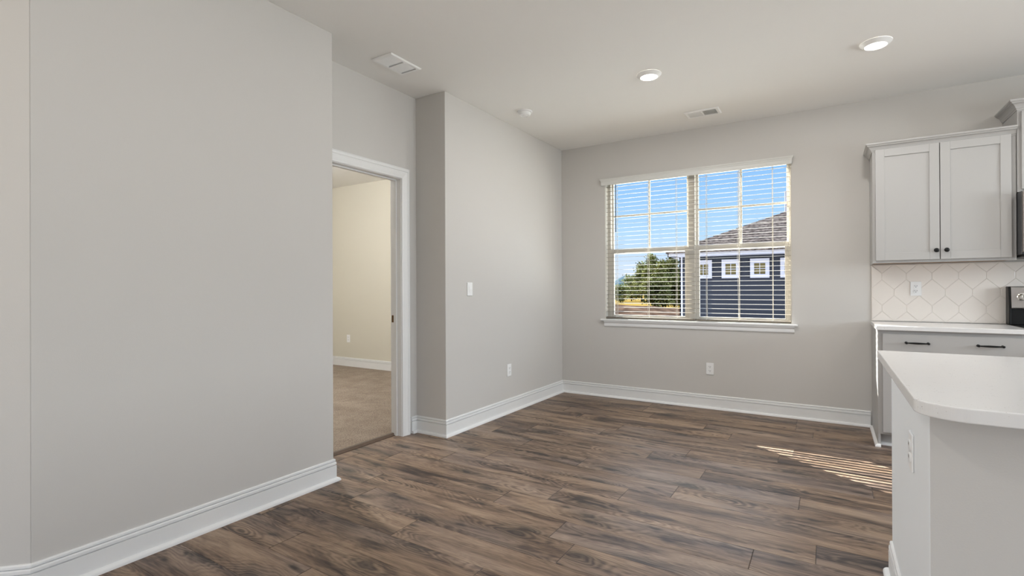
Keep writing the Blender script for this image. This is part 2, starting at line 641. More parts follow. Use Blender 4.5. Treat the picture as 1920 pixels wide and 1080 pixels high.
# ------------------------------------------------------------------ floor
def make_floor():
    PW, L0 = 0.189, 2.123
    fixed = {0: -1.126, 1: -0.292, 2: -0.055, 3: -0.999, 4: -0.760, 5: -0.144, 6: -0.680, 7: -1.077, 8: -0.857, 9: -0.30, 10: -1.5}
    x0, x1, y0, y1 = XH - 0.05, XE, YF, YB + 0.02
    k0, k1 = math.floor((y0 - L0) / PW), math.ceil((y1 - L0) / PW)
    rnd = random.Random(11)
    verts, faces, attr = [], [], []
    for k in range(k0, k1):
        ya, yb = L0 + k * PW, L0 + (k + 1) * PW
        PL = 1.28
        xj = fixed.get(k, rnd.uniform(-2, 0))
        xs = []
        q = xj
        while q > x0:
            q -= PL
        while q < x1 + PL:
            xs.append(q)
            q += PL
        for a, b in zip(xs[:-1], xs[1:]):
            xa, xb = max(a, x0), min(b, x1)
            if xb - xa < 0.01:
                continue
            cl, ce, dz = 0.0012, 0.0024, 0.0014
            rc = (rnd.random(), rnd.random(), rnd.random())
            k_ = len(verts)
            verts += [(xa, ya, -dz), (xb, ya, -dz), (xb, yb, -dz), (xa, yb, -dz),
                      (xa + ce, ya + cl, 0), (xb - ce, ya + cl, 0), (xb - ce, yb - cl, 0), (xa + ce, yb - cl, 0)]
            fs = [(4, 5, 6, 7), (0, 1, 5, 4), (1, 2, 6, 5), (2, 3, 7, 6), (3, 0, 4, 7)]
            for i, f in enumerate(fs):
                faces.append(tuple(w + k_ for w in f))
                attr.append(rc + ((0.0, 0.45, 1.0, 0.45, 1.0)[i],))
    # the alcove in front of the bedroom door
    me = bpy.data.meshes.new('floor')
    me.from_pydata(verts, [], faces)
    ca = me.attributes.new('plank', 'FLOAT_COLOR', 'FACE')
    for i, a in enumerate(attr):
        ca.data[i].color = a
    me.materials.append(WOOD)
    o = bpy.data.objects.new('floor', me)
    COL.objects.link(o)
    struct(o, 'dark brown wood plank floor of the dining area and kitchen')
    # slab beneath the boards
    return o


make_floor()
struct(MB().box(BX0, XRB - 0.0, BY0, YB, -0.05, 0.014).build('floor_bedroom', CARPET), 'beige carpet of the bedroom seen by the doorway')

# ------------------------------------------------------------------ ceiling and walls
struct(MB().box(BX0 - FT, XE + FT, YF - FT, YB + FT, H, H + 0.2).build('ceiling', CEIL))


def wall_with_hole(axis, p0, p1, a0, a1, z1, holes):
    """wall slab between p0 and p1 on its axis ('x' wall runs along x), with rectangular holes (a,b,za,zb)"""
    m = MB()
    cuts = sorted(set([a0, a1] + [h[0] for h in holes] + [h[1] for h in holes]))
    for a, b in zip(cuts[:-1], cuts[1:]):
        hs = [h for h in holes if h[0] <= a + 1e-6 and h[1] >= b - 1e-6]
        spans = [(-0.05, z1)] if not hs else [(-0.05, hs[0][2]), (hs[0][3], z1)]
        for za, zb in spans:
            if zb - za < 0.01 or (za < 0 and zb <= 0.0):
                continue
            if axis == 'x':
                m.box(a, b, p0, p1, za, zb)
            else:
                m.box(p0, p1, a, b, za, zb)
    bm = bmesh.new()
    return m


struct(wall_with_hole('x', YB, YB + FT, -2.98, XE + FT, H, [(WX0, WX1, WZ0, WZ1)]).build('wall_back', WALL))
BV = 0.003
struct(MB().prism([(XL, Y45), (XL, YN), (XRB, YN), (XRB, Y45 - 0.0)], -0.05, H).build('wall_left', WALL, bevel=BV))
struct(wall_with_hole('y', XRB, XR, YN, YJ, H, [(DY0 - 0.02, DY1 + 0.02, 0.0, DZ + 0.02)]).build('wall_alcove', WALL))
struct(MB().prism([(XL, YJ), (XL, YB), (XRB, YB), (XRB, YJ)], -0.05, H).build('wall_left_rear', WALL, bevel=BV))
dd = (XL - XH)
struct(MB().prism([(XL, Y45), (XRB, Y45), (XH - 0.1, Y45 - dd + 0.2), (XH - 0.1, Y45 - dd), (XH, Y45 - dd)], -0.05, H).build('wall_angled', WALL, bevel=BV))
struct(wall_with_hole('y', XH - FT, XH, YF, Y45 - dd + 0.05, H, [(-4.4, -2.0, 0.12, 2.25)]).build('wall_hall', WALL))
struct(wall_with_hole('x', YF - FT, YF, XH - FT, XE + FT, H, [(-4.0, -1.5, 0.45, 2.35)]).build('wall_front', WALL))
struct(wall_with_hole('y', XE, XE + FT, YF, YB, H, [(-4.0, 0.8, 0.05, 2.35), (2.45, 4.15, 1.08, 2.14)]).build('wall_right', WALL))
struct(MB().box(BX0, -2.98, YB, YB + FT, -0.05, H).build('wall_bedroom_back', BEDWALL))
struct(MB().box(BX0 - FT, BX0, BY0, YB + FT, -0.05, H).build('wall_bedroom_left', BEDWALL))
struct(wall_with_hole('x', BY0 - 0.1, BY0, BX0, XRB - 0.6, H, []).build('wall_bedroom_front', BEDWALL))

# ------------------------------------------------------------------ baseboards
HB, TB = 0.133, 0.013
BASE = [(0, 0), (TB, 0), (TB, 0.0945), (TB - 0.0085, 0.0955), (TB - 0.0085, 0.0995), (TB - 0.0003, 0.1005), (TB - 0.0010, 0.111),
        (TB - 0.003, 0.1155), (TB - 0.0105, 0.1165), (TB - 0.0105, 0.1205), (TB - 0.0035, 0.1213), (TB - 0.0045, 0.129), (TB - 0.0080, HB), (0, HB)]
SHOE = [(TB, 0)] + [(TB + 0.019 * math.cos(a), 0.019 * math.sin(a) * 1.0) for a in [i * PI / 2 / 6 for i in range(7)]]
SHOE = [(TB, 0), (TB + 0.019, 0)] + [(TB + 0.019 * math.cos(a), 0.004 + 0.017 * math.sin(a)) for a in [i * PI / 2 / 6 for i in range(1, 7)]]


def base_run(path, names):
    b = sweep(path, BASE, PLAN)
    s = sweep(path, SHOE, PLAN)
    for nm, m1, m2 in zip(names, b, s):
        o = m1.build(nm, TRIM)
        struct(o)
        m2.build('shoe_moulding', TRIM, o, smooth=True)


# walked with the room on the left of travel
base_run([(XL, YB), (XL, YJ), (XR, YJ), (XR, DY1 + 0.107)][::1],
         ['baseboard_left_rear', 'baseboard_alcove_side', 'baseboard_alcove'])
base_run([(XR, YN), (XL, YN), (XL, Y45), (XH, Y45 - dd)], ['baseboard_alcove_end', 'baseboard_left', 'baseboard_angled'])
base_run([(0.289, YB), (XL, YB)], ['baseboard_back'])
BB = sweep([(XRB, YB), (BX0, YB)], BASE, lambda x, y, z: (x, y, z + 0.014))
struct(BB[0].build('baseboard_bedroom', TRIM))

# ------------------------------------------------------------------ doorway to the bedroom
CW = 0.089
CAS = [(0.004, 0), (0.004, 0.011), (0.010, 0.0135), (0.018, 0.0125), (0.020, 0.011), (0.026, 0.013), (0.055, 0.016), (0.060, 0.014), (0.064, 0.018),
       (0.076, 0.020), (0.084, 0.018), (CW, 0.014), (CW, 0)]
door = thing('door_1', 'white cased doorway open to the carpeted bedroom', 'doorway', (XR, (DY0 + DY1) / 2, 0))
struct(door)
del door['category']
cas = sweep([(DY1, 0), (DY1, DZ), (DY0, DZ), (DY0, 0)], [(-d, h) for d, h in CAS], lambda y, z, h: (XR + h, y, z))
merge(cas).build('casing', TRIM, door, smooth=True, angle=25)
jm = MB()
jm.box(XRB - 0.001, XR + 0.001, DY1, DY1 + 0.019, 0, DZ + 0.019)
jm.box(XRB - 0.001, XR + 0.001, DY0 - 0.019, DY0, 0, DZ + 0.019)
jm.box(XRB - 0.001, XR + 0.001, DY0, DY1, DZ, DZ + 0.019)
xs0 = XR - 0.042
jm.box(xs0 - 0.030, xs0, DY1 - 0.010, DY1, 0, DZ)
jm.box(xs0 - 0.030, xs0, DY0, DY0 + 0.010, 0, DZ)
jm.box(xs0 - 0.030, xs0, DY0, DY1, DZ - 0.010, DZ)
jm.build('jamb', TRIM, door, bevel=0.0015)
cas2 = sweep([(DY1, 0.014), (DY1, DZ), (DY0, DZ), (DY0, 0.014)], [(-d, h) for d, h in CAS], lambda y, z, h: (XRB - h, y, z))
merge(cas2).build('casing', TRIM, door, smooth=True, angle=25)
st = MB().box(XRB + 0.002, XRB + 0.028, DY1 - 0.0025, DY1 + 0.001, 0.905, 0.962)
st.build('strike_plate', BRONZE, door, bevel=0.001)
th = MB().prism([(XR - 0.118, 0.0), (XR - 0.128, 0.0), (XR - 0.120, 0.017), (XR - 0.098, 0.017), (XR - 0.074, 0.004), (XR - 0.074, 0.0)], DY0, DY1, lambda x, z, y: (x + 0.012, y, z))
struct(th.build('trim_threshold', THRESH), 'dark wood transition strip between carpet and plank floor')

# ------------------------------------------------------------------ window
win = thing('window_1', 'white twin window with grid upper sashes above the sill', 'window', ((WX0 + WX1) / 2, YB, WZ0))
struct(win)
del win['category']
fy0, fy1 = YB + 0.075, YB + 0.15          # frame depth
fr = MB()
FW = 0.042
ZT = 2.348
ZB = 0.845
XM0, XM1 = -1.222, -1.118                  # mullion
fr.box(WX0, WX0 + FW, fy0, fy1, ZB - 0.03, ZT)
fr.box(WX1 - FW + 0.012, WX1, fy0, fy1, ZB - 0.03, ZT)
fr.box(WX0, WX1, fy0, fy1, ZT - 0.022, ZT)
fr.box(WX0, WX1, fy0, fy1, ZB - 0.03, ZB)
fr.box(XM0 + 0.02, XM1 - 0.02, fy0 - 0.012, fy1, ZB - 0.03, ZT)
fr.build('frame', VINYL, win, bevel=0.003)
# jamb liner boards and the head
ln = MB()
ln.box(WX0, WX0 + 0.006, YB + 0.002, fy0, WZ0 + 0.02, ZT)
ln.box(WX1 - 0.006, WX1, YB + 0.002, fy0, WZ0 + 0.02, ZT)
ln.box(WX0, WX1, YB + 0.002, fy0, ZT - 0.006, ZT)
ln.build('jamb_liner', VINYL, win)
ZM = 1.573


def sash(x0, x1, z0, z1, y, grid, w=0.034, wb=0.034, wt=0.034):
    m = MB()
    m.box(x0, x0 + w, y, y + 0.03, z0, z1)
    m.box(x1 - w, x1, y, y + 0.03, z0, z1)
    m.box(x0 + w, x1 - w, y, y + 0.03, z0, z0 + wb)
    m.box(x0 + w, x1 - w, y, y + 0.03, z1 - wt, z1)
    s = m.build('sash', VINYL, win, bevel=0.0025)
    MB().box(x0 + w - 0.004, x1 - w + 0.004, y + 0.013, y + 0.017, z0 + wb - 0.004, z1 - wt + 0.004).build('pane', GLASS, s)
    if grid:
        g = MB()
        xc, zc = (x0 + x1) / 2 + 0.002, grid
        g.box(xc - 0.009, xc + 0.009, y + 0.006, y + 0.024, z0 + wb, z1 - wt)
        g.box(x0 + w, x1 - w, y + 0.0065, y + 0.0235, zc - 0.009, zc + 0.009)
        g.build('muntin', VINYL, s, bevel=0.002)
    return s


for x0, x1 in ((WX0 + FW - 0.012, XM0 + 0.026), (XM1 - 0.026, WX1 - FW + 0.026)):
    sash(x0, x1, ZM - 0.026, ZT - 0.012, fy0 + 0.040, 1.958, w=0.030, wt=0.023)
    sash(x0 + 0.004, x1 - 0.004, ZB, ZM + 0.022, fy0 + 0.006, None, w=0.040, wb=0.040, wt=0.046)
# stool and apron
stool = MB()
stool.box(WX0, WX1, YB - 0.002, fy0, 0.822, 0.842)
stool.prism([(-2.110, YB), (-2.110, YB - 0.033), (-0.242, YB - 0.033), (-0.242, YB)], 0.822, 0.842)
stool.build('window_sill', TRIM, win, bevel=0.006, seg=3)
APR = [(0.0, 0.823), (0.024, 0.823), (0.024, 0.812), (0.018, 0.806), (0.013, 0.798), (0.013, 0.772), (0.009, 0.764), (0.0, 0.760)]
ap = MB()
ap.loft([[(x, YB - d, z) for d, z in APR] for x in (-2.072, -0.268)])
ap.build('apron', TRIM, win)

# ------------------------------------------------------------------ blinds
XS = -1.118


def make_blind(x0, x1, ladders, label, wand_x):
    ym = YB + 0.032
    t = thing('window_blind', label, 'blind', ((x0 + x1) / 2, ym, 2.33), 0, 'pair of white slatted blinds')
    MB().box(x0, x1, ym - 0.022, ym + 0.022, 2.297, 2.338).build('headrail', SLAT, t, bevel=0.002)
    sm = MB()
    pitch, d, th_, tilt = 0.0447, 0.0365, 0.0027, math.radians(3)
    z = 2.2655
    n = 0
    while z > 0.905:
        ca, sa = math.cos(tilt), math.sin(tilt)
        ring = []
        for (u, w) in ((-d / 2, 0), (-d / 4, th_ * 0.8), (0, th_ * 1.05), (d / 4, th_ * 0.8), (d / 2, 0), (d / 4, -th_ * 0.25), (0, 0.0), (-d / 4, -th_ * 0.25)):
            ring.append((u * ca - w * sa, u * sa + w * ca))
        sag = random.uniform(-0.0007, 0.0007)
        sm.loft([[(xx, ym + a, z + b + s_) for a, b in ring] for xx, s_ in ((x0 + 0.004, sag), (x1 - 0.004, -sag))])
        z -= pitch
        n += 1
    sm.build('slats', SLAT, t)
    MB().box(x0 + 0.003, x1 - 0.003, ym - 0.024, ym + 0.024, 0.848, 0.866).build('bottom_rail', SLAT, t, bevel=0.004)
    for lx in ladders:
        lm = MB()
        for yy in (-0.023, 0.023):
            lm.tube([(lx, ym + yy, 2.297), (lx, ym + yy, 0.862)], 0.0016, 6)
        lm.tube([(lx + 0.006, ym, 2.297), (lx + 0.006, ym, 0.862)], 0.0012, 6)
        lm.lathe([(0.0045, 0.841), (0.0045, 0.849)], (lx, ym, 0), 'z', 10)
        lm.build('ladder_cord', CORD, t)
    if wand_x is not None:
        w = MB()
        w.tube([(wand_x, ym - 0.034, 2.305), (wand_x, ym - 0.034, 1.80), (wand_x, ym - 0.034, 1.775)], [0.0042, 0.0042, 0.0052], 8)
        w.build('tilt_wand', WAND, t)
    else:
        cm = MB()
        for kx in (-0.735, -0.722):
            cm.tube([(kx, ym - 0.027, 2.28), (kx - 0.004, ym - 0.028, 1.4), (kx + 0.004, ym - 0.028, 0.93)], 0.0014, 6)
        cm.build('pull_cord', CORD, t)
        cm2 = MB()
        cm2.lathe([(0.003, 0.0), (0.006, -0.012), (0.0065, -0.034), (0.002, -0.04)], (-0.728, ym - 0.029, 0.93), 'z', 10)
        cm2.build('cord_tassel', CORD, t)
    return t


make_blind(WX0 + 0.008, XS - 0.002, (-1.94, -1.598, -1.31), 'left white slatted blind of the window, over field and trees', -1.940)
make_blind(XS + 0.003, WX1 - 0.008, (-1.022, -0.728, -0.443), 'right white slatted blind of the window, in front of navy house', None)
# valance with returns
VAL = [(0.012, 2.287), (0.018, 2.282), (0.021, 2.289), (0.021, 2.318), (0.026, 2.330), (0.026, 2.334), (0.033, 2.345), (0.033, 2.352), (0.012, 2.352)]
vy = YB - 0.028
vm = sweep([(-2.088, YB - 0.001), (-2.088, vy + 0.015), (-0.290, vy + 0.015), (-0.290, YB - 0.001)], [(-d + 0.012, z) for d, z in VAL], PLAN)
vo = merge(vm)
vo = vo.build('valance', paint('valance white', (0.72, 0.72, 0.69), 0.4, 0.01, 6))
tag(vo, 'long white moulded valance across the top of both window blinds', 'valance')


# ------------------------------------------------------------------ outlets and switches (local frame: faces -y, origin on the wall at plate centre)
def make_outlet(label, loc, rotz, group='white wall outlets'):
    t = thing('wall_outlet', label, 'outlet', loc, rotz, group)
    MB().prism([(-0.035, -0.057), (0.035, -0.057), (0.035, 0.057), (-0.035, 0.057)], -0.006, 0.0, lambda x, z, y: (x, y, z)).build('cover_plate', PLASTIC, t, True, bevel=0.003, seg=3)
    for s in (1, -1):
        zc = 0.0195 * s
        ring = [(0.0165 * math.cos(a), zc + 0.0145 * max(-0.92, min(0.92, math.sin(a) * 1.25))) for a in [2 * PI * i / 20 for i in range(20)]]
        r = MB().prism(ring, -0.0085, -0.005, lambda x, z, y: (x, y, z)).build('receptacle', PLASTIC, t, True)
        sl = MB()
        for dx in (-0.0065, 0.0065):
            sl.box(dx - 0.0012, dx + 0.0012, -0.0090, -0.0080, zc - 0.001, zc + 0.008)
        sl.lathe([(0.0028, -0.0090), (0.0028, -0.0080)], (0, 0, zc - 0.007), 'y', 12)
        sl.build('slots', SLOT, r, True)
    MB().lathe([(0.003, -0.0072), (0.003, -0.005)], (0, 0, 0), 'y', 12).build('screw', PLASTIC, t, True)
    return t


out0 = make_outlet('white outlet on the back wall below the window sill', (-0.988, YB, 0.386), 0)


def outlet_copy(label, loc, rotz):
    c = copy_tree(out0)
    c.location = loc
    c.rotation_euler = (0, 0, rotz)
    c['label'] = label
    return c


outlet_copy('white outlet low on the pale wall left of the window, below the switch', (XL, 4.074, 0.401), PI / 2)
outlet_copy('small white outlet on the bedroom wall seen through the doorway', (-6.17, YB, 0.432), 0)
outlet_copy('white outlet on the hexagon tile backsplash under the upper cabinet', (0.590, YB - 0.0125, 1.158), 0)


def make_switch(label, loc, rotz, plate_w=0.035):
    t = thing('light_switch', label, 'switch', loc, rotz)
    MB().prism([(-plate_w, -0.057), (plate_w, -0.057), (plate_w, 0.057), (-plate_w, 0.057)], -0.007, 0.0, lambda x, z, y: (x, y, z)).build('cover_plate', PLASTIC, t, True, bevel=0.003, seg=3)
    r = MB()
    r.loft([[(x, -0.005, -0.033), (x, -0.0075, -0.033), (x, -0.0125, 0.0), (x, -0.0085, 0.033), (x, -0.005, 0.033)] for x in (-0.0165, 0.0165)])
    r.build('rocker', PLASTIC, t, True, bevel=0.0008)
    return t


make_switch('white rocker light switch on the pale wall right of the doorway', (XL, 3.456, 1.170), PI / 2)


# ------------------------------------------------------------------ ceiling fittings
def make_vent(label, cx, cy, lx, ly, long_axis):
    t = thing('air_vent', label, 'vent', (cx, cy, H), 0, 'white ceiling air vents')
    fwid = 0.026
    x0, x1, y0, y1 = cx - lx / 2, cx + lx / 2, cy - ly / 2, cy + ly / 2
    fm = MB()
    zt, zb = H - 0.001, H - 0.010

    def ring(ins, z):
        return [(x0 + ins, y0 + ins, z), (x1 - ins, y0 + ins, z), (x1 - ins, y1 - ins, z), (x0 + ins, y1 - ins, z)]
    fm.loft([ring(0, zt), ring(0, H - 0.004), ring(0.008, zb), ring(fwid, zb), ring(fwid, zt)], cap=False)
    fm.build('frame', VENTW, t)
    MB().box(x0 + fwid - 0.004, x1 - fwid + 0.004, y0 + fwid - 0.004, y1 - fwid + 0.004, H - 0.0016, H - 0.0006).build('backing', SLOT, t)
    ix0, ix1, iy0, iy1 = x0 + fwid, x1 - fwid, y0 + fwid, y1 - fwid
    banks = []
    if long_axis == 'x':
        mid = (ix0 + ix1) / 2
        MB().box(mid - 0.004, mid + 0.004, iy0, iy1, H - 0.011, H - 0.002).build('divider', VENTW, t)
        banks = [(ix0, mid - 0.004, iy0, iy1, -1), (mid + 0.004, ix1, iy0, iy1, 1)]
    else:
        mid = (iy0 + iy1) / 2
        MB().box(ix0, ix1, mid - 0.004, mid + 0.004, H - 0.011, H - 0.002).build('divider', VENTW, t)
        banks = [(ix0, ix1, iy0, mid - 0.016, -1), (ix0, ix1, mid + 0.004, iy1 - 0.012, -1)]
    for bx0, bx1, by0, by1, sgn in banks:
        lm = MB()
        n = max(6, int((bx1 - bx0) / 0.0105))
        stp = (bx1 - bx0) / n
        for i in range(n):
            xc = bx0 + (i + 0.5) * stp
            a = 0.0052 * sgn
            lm.add([(xc - a, by0, H - 0.0024), (xc + a, by0, H - 0.0104), (xc + a, by1, H - 0.0104), (xc - a, by1, H - 0.0024),
                    (xc - a + 0.0008, by0, H - 0.0020), (xc + a + 0.0008, by0, H - 0.0100), (xc + a + 0.0008, by1, H - 0.0100), (xc - a + 0.0008, by1, H - 0.0020)],
                   [(0, 1, 2, 3), (7, 6, 5, 4), (0, 4, 5, 1), (1, 5, 6, 2), (2, 6, 7, 3), (3, 7, 4, 0)])
        lm.build('louvers', VENTW, t)
    return t


make_vent('white ceiling vent near the doorway alcove, two louver banks end to end', -2.553, 2.583, 0.193, 0.296, 'y')
make_vent('white ceiling vent above the window, one half dark slatted', -0.956, 4.765, 0.293, 0.180, 'x')

sd = thing('smoke_detector', 'round white smoke detector on the ceiling near the left wall', 'smoke detector', (-2.285, 3.885, H))
MB().lathe([(0.066, 0.0), (0.066, -0.010), (0.060, -0.013)], (-2.285, 3.885, H - 0.0005), 'z', 36).build('mounting_base', PLASTIC, sd, smooth=True)
MB().lathe([(0.052, -0.013), (0.052, -0.026), (0.046, -0.036), (0.034, -0.040), (0.033, -0.037), (0.022, -0.037), (0.021, -0.042), (0.004, -0.043)], (-2.285, 3.885, H), 'z', 36).build('housing', PLASTIC, sd, smooth=True)


LAMP_W = 4.0


def make_downlight(label, x, y, power=LAMP_W):
    t = thing('recessed_light', label, 'ceiling light', (x, y, H), 0, 'round ceiling downlights')
    MB().lathe([(0.088, 0.0), (0.088, -0.004), (0.080, -0.012), (0.066, -0.021), (0.062, -0.0235), (0.060, -0.0215), (0.060, -0.016)], (x, y, H - 0.0006), 'z', 40, cap=False).build('trim_ring', VENTW, t, smooth=True)
    MB().lathe([(0.061, -0.0195), (0.058, -0.0225), (0.02, -0.0245), (0.001, -0.0247)], (x, y, H), 'z', 40, cap=True).build('lens', LENS, t, smooth=True)
    l = bpy.data.lights.new('downlight_glow', 'AREA')
    l.shape = 'DISK'
    l.size = 0.11
    l.energy = power
    l.color = (1.0, 0.98, 0.95)
    lo = bpy.data.objects.new('downlight_glow', l)
    lo.location = (0, 0, -0.0256)
    lo.parent = t
    COL.objects.link(lo)
    return t


make_downlight('lit round ceiling downlight near the middle of the room, left of the other', -1.118, 3.705, 10.5)
make_downlight('lit round ceiling downlight towards the kitchen, right of the other', 0.260, 4.010, 7.5)
# more unseen lamps of this kind, added to fill the room with light
for i, (lx, ly) in enumerate(((1.65, 3.9), (0.4, 1.9), (1.9, 1.9), (-0.9, 0.2), (1.6, -0.6), (-0.9, -2.6), (1.8, -2.8))):
    make_downlight('added unseen round ceiling downlight lighting the rest of the room', lx, ly, 6.5 if i == 3 else LAMP_W)

# unseen lamp added to light the bedroom, shaped as a flush ceiling fitting
bl = thing('added_ceiling_lamp', 'added round frosted ceiling lamp lighting the bedroom, out of view', 'ceiling light', (-5.0, 2.92, H))
MB().lathe([(0.16, 0.0), (0.16, -0.02), (0.15, -0.025)], (-5.0, 2.92, H - 0.001), 'z', 32).build('base', VENTW, bl, smooth=True)
MB().lathe([(0.15, -0.026), (0.145, -0.06), (0.10, -0.095), (0.001, -0.105)], (-5.0, 2.92, H), 'z', 32, cap=False).build('diffuser', LENS, bl, smooth=True)
l = bpy.data.lights.new('bedroom_fill', 'POINT')
l.energy = 105
l.shadow_soft_size = 0.12
l.color = (1, 1, 1)
lo = bpy.data.objects.new('bedroom_fill', l)
lo.location = (0, 0, -0.30)
lo.parent = bl
COL.objects.link(lo)

# ------------------------------------------------------------------ backsplash
TX0, TX1, TZ0, TZ1 = 0.297, 1.92, 0.892, 1.3565
bs = thing('tile_backsplash', 'pale beige elongated hexagon tile backsplash behind the counter', 'backsplash', (TX0, YB, TZ0))
MB().box(TX0, TX1, YB - 0.0095, YB - 0.0005, TZ0, TZ1).build('grout_bed', GROUT, bs)


def clip(poly, ax, val, keep_less):
    out = []
    for i in range(len(poly)):
        a, b = poly[i], poly[(i + 1) % len(poly)]
        ia = (a[ax] <= val) == keep_less
        ib = (b[ax] <= val) == keep_less
        if ia:
            out.append(a)
        if ia != ib:
            t_ = (val - a[ax]) / (b[ax] - a[ax])
            out.append((a[0] + (b[0] - a[0]) * t_, a[1] + (b[1] - a[1]) * t_))
    return out


def inset(poly, d):
    n = len(poly)
    area = sum(poly[i][0] * poly[(i + 1) % n][1] - poly[(i + 1) % n][0] * poly[i][1] for i in range(n))
    sg = 1 if area > 0 else -1
    lines = []
    for i in range(n):
        a, b = poly[i], poly[(i + 1) % n]
        dx, dy = b[0] - a[0], b[1] - a[1]
        l = math.hypot(dx, dy)
        if l < 1e-6:
            continue
        nx, ny = -dy / l * sg, dx / l * sg
        lines.append((a[0] + nx * d, a[1] + ny * d, dx / l, dy / l))
    out = []
    m = len(lines)
    for i in range(m):
        p, q = lines[i - 1], lines[i]
        den = p[2] * q[3] - p[3] * q[2]
        if abs(den) < 1e-6:
            out.append((q[0], q[1]))
            continue
        t_ = ((q[0] - p[0]) * q[3] - (q[1] - p[1]) * q[2]) / den
        out.append((p[0] + p[2] * t_, p[1] + p[3] * t_))
    return out


tm = MB()
PX_, PZ_, SV = 0.1615, 0.1310, 0.0490
ZR = 1.1280      # centre height of the row whose upright sides sit at 0.449 + k*pitch
for r_ in range(-3, 4):
    zc = ZR + r_ * PZ_
    xo = 0.449 + PX_ / 2 + (PX_ / 2 if r_ % 2 else 0)
    for k in range(-3, 12):
        xc = xo + k * PX_
        hs = SV / 2
        ht = hs + (PZ_ - SV)
        hx = [(xc - PX_ / 2, zc - hs), (xc, zc - ht), (xc + PX_ / 2, zc - hs), (xc + PX_ / 2, zc + hs), (xc, zc + ht), (xc - PX_ / 2, zc + hs)]
        for ax, val, less in ((0, TX0 + 0.001, False), (0, TX1, True), (1, TZ0 + 0.001, False), (1, TZ1, True)):
            if hx:
                hx = clip(hx, ax, val, less)
        if len(hx) < 3:
            continue
        ar = abs(sum(hx[i][0] * hx[(i + 1) % len(hx)][1] - hx[(i + 1) % len(hx)][0] * hx[i][1] for i in range(len(hx)))) / 2
        if ar < 0.0006:
            continue
        p1 = inset(hx, 0.0015)
        p2 = inset(hx, 0.0040)
        tm.loft([[(x, YB - 0.006, z) for x, z in p1], [(x, YB - 0.0112, z) for x, z in p1], [(x, YB - 0.0122, z) for x, z in p2]])
tm.build('tiles', TILE, bs)

# ------------------------------------------------------------------ cabinets


def shaker(name, x0, x1, z0, z1, y, parent, rail=0.057, mat=None, th_=0.020):
    """door front facing -y, front face at y"""
    mat = mat or CAB
    m = MB()
    m.box(x0, x0 + rail, y, y + th_, z0, z1)
    m.box(x1 - rail, x1, y, y + th_, z0, z1)
    m.box(x0 + rail, x1 - rail, y, y + th_, z0, z0 + rail)
    m.box(x0 + rail, x1 - rail, y, y + th_, z1 - rail, z1)
    m.box(x0 + rail - 0.002, x1 - rail + 0.002, y + 0.0085, y + th_ - 0.002, z0 + rail - 0.002, z1 - rail + 0.002)
    return m.build(name, mat, parent, bevel=0.0016)


def knob(x, y, z, parent):
    k = MB().lathe([(0.0055, 0.0), (0.0050, -0.010), (0.0068, -0.013), (0.0145, -0.016), (0.0160, -0.020), (0.0135, -0.025), (0.006, -0.0275), (0.0005, -0.028)], (x, y, z), 'y', 24)
    return k.build('knob', BLACK, parent, smooth=True, angle=50)


def pull(x0, x1, y, z, parent):
    m = MB()
    n = 16
    pts, rad = [], []
    for i in range(n + 1):
        t_ = i / n
        pts.append((x0 + (x1 - x0) * t_, y - 0.024 - 0.006 * math.sin(PI * t_), z))
        rad.append(0.0040 + 0.0030 * math.sin(PI * t_))
    m.tube(pts, rad, 12)
    for xx in (x0, x1):
        m.lathe([(0.0005, -0.035), (0.006, -0.033), (0.0085, -0.027), (0.0085, -0.021), (0.0055, -0.016), (0.0050, -0.004), (0.009, 0.0)], (xx, y, z), 'y', 16)
    return m.build('pull_handle', BLACK, parent, smooth=True, angle=50)


CROWN = [(0.0, 0.0), (0.004, 0.0), (0.004, 0.008), (0.008, 0.012), (0.012, 0.022), (0.020, 0.034), (0.030, 0.041), (0.033, 0.042), (0.033, 0.047), (0.038, 0.049), (0.043, 0.055), (0.043, 0.064), (0.0, 0.064)]
UX0, UX1, UY = 0.289, 1.112, 4.882
UZ0, UZ1 = 1.357, 2.262
up = thing('upper_cabinet', 'pale grey two door wall cabinet above the tile backsplash', 'cabinet', ((UX0 + UX1) / 2, YB, UZ0))
ub = MB()
ub.box(UX0 + 0.0105, UX1 - 0.001, UY + 0.0197, YB - 0.0015, UZ0 + 0.014, UZ1)
ub.box(UX0, UX0 + 0.041, UY, UY + 0.0195, UZ0, UZ1)
ub.box(UX1 - 0.041, UX1 - 0.001, UY, UY + 0.0195, UZ0, UZ1)
ub.box(UX0 + 0.041, UX1 - 0.041, UY, UY + 0.0195, UZ0, UZ0 + 0.04)
ub.box(UX0 + 0.041, UX1 - 0.041, UY, UY + 0.0195, UZ1 - 0.05, UZ1)
ub.box(UX0 + 0.041, UX1 - 0.041, UY + 0.004, UY + 0.0195, UZ0 + 0.03, UZ1 - 0.04)
ub.box(UX0, UX0 + 0.010, UY + 0.0197, YB - 0.0015, UZ0, UZ1)
ub.build('carcass', CAB, up, bevel=0.001)
MB().box(UX0 + 0.012, UX1 - 0.004, UY + 0.021, YB - 0.003, UZ0 + 0.006, UZ0 + 0.0135).build('underside', CABWOOD, up)
for x0, x1, kx in ((0.308, 0.693, 0.672), (0.698, 1.083, 0.731)):
    d = shaker('door', x0, x1, 1.377, 2.238, UY - 0.0205, up)
    knob(kx, UY - 0.0205, 1.443, d)
crp = sweep([(UX0, YB - 0.002), (UX0, UY), (UX1 - 0.001, UY)], [(-d, 2.228 + z) for d, z in CROWN], PLAN)
merge(crp).build('crown_moulding', CAB, up, bevel=0.0006)

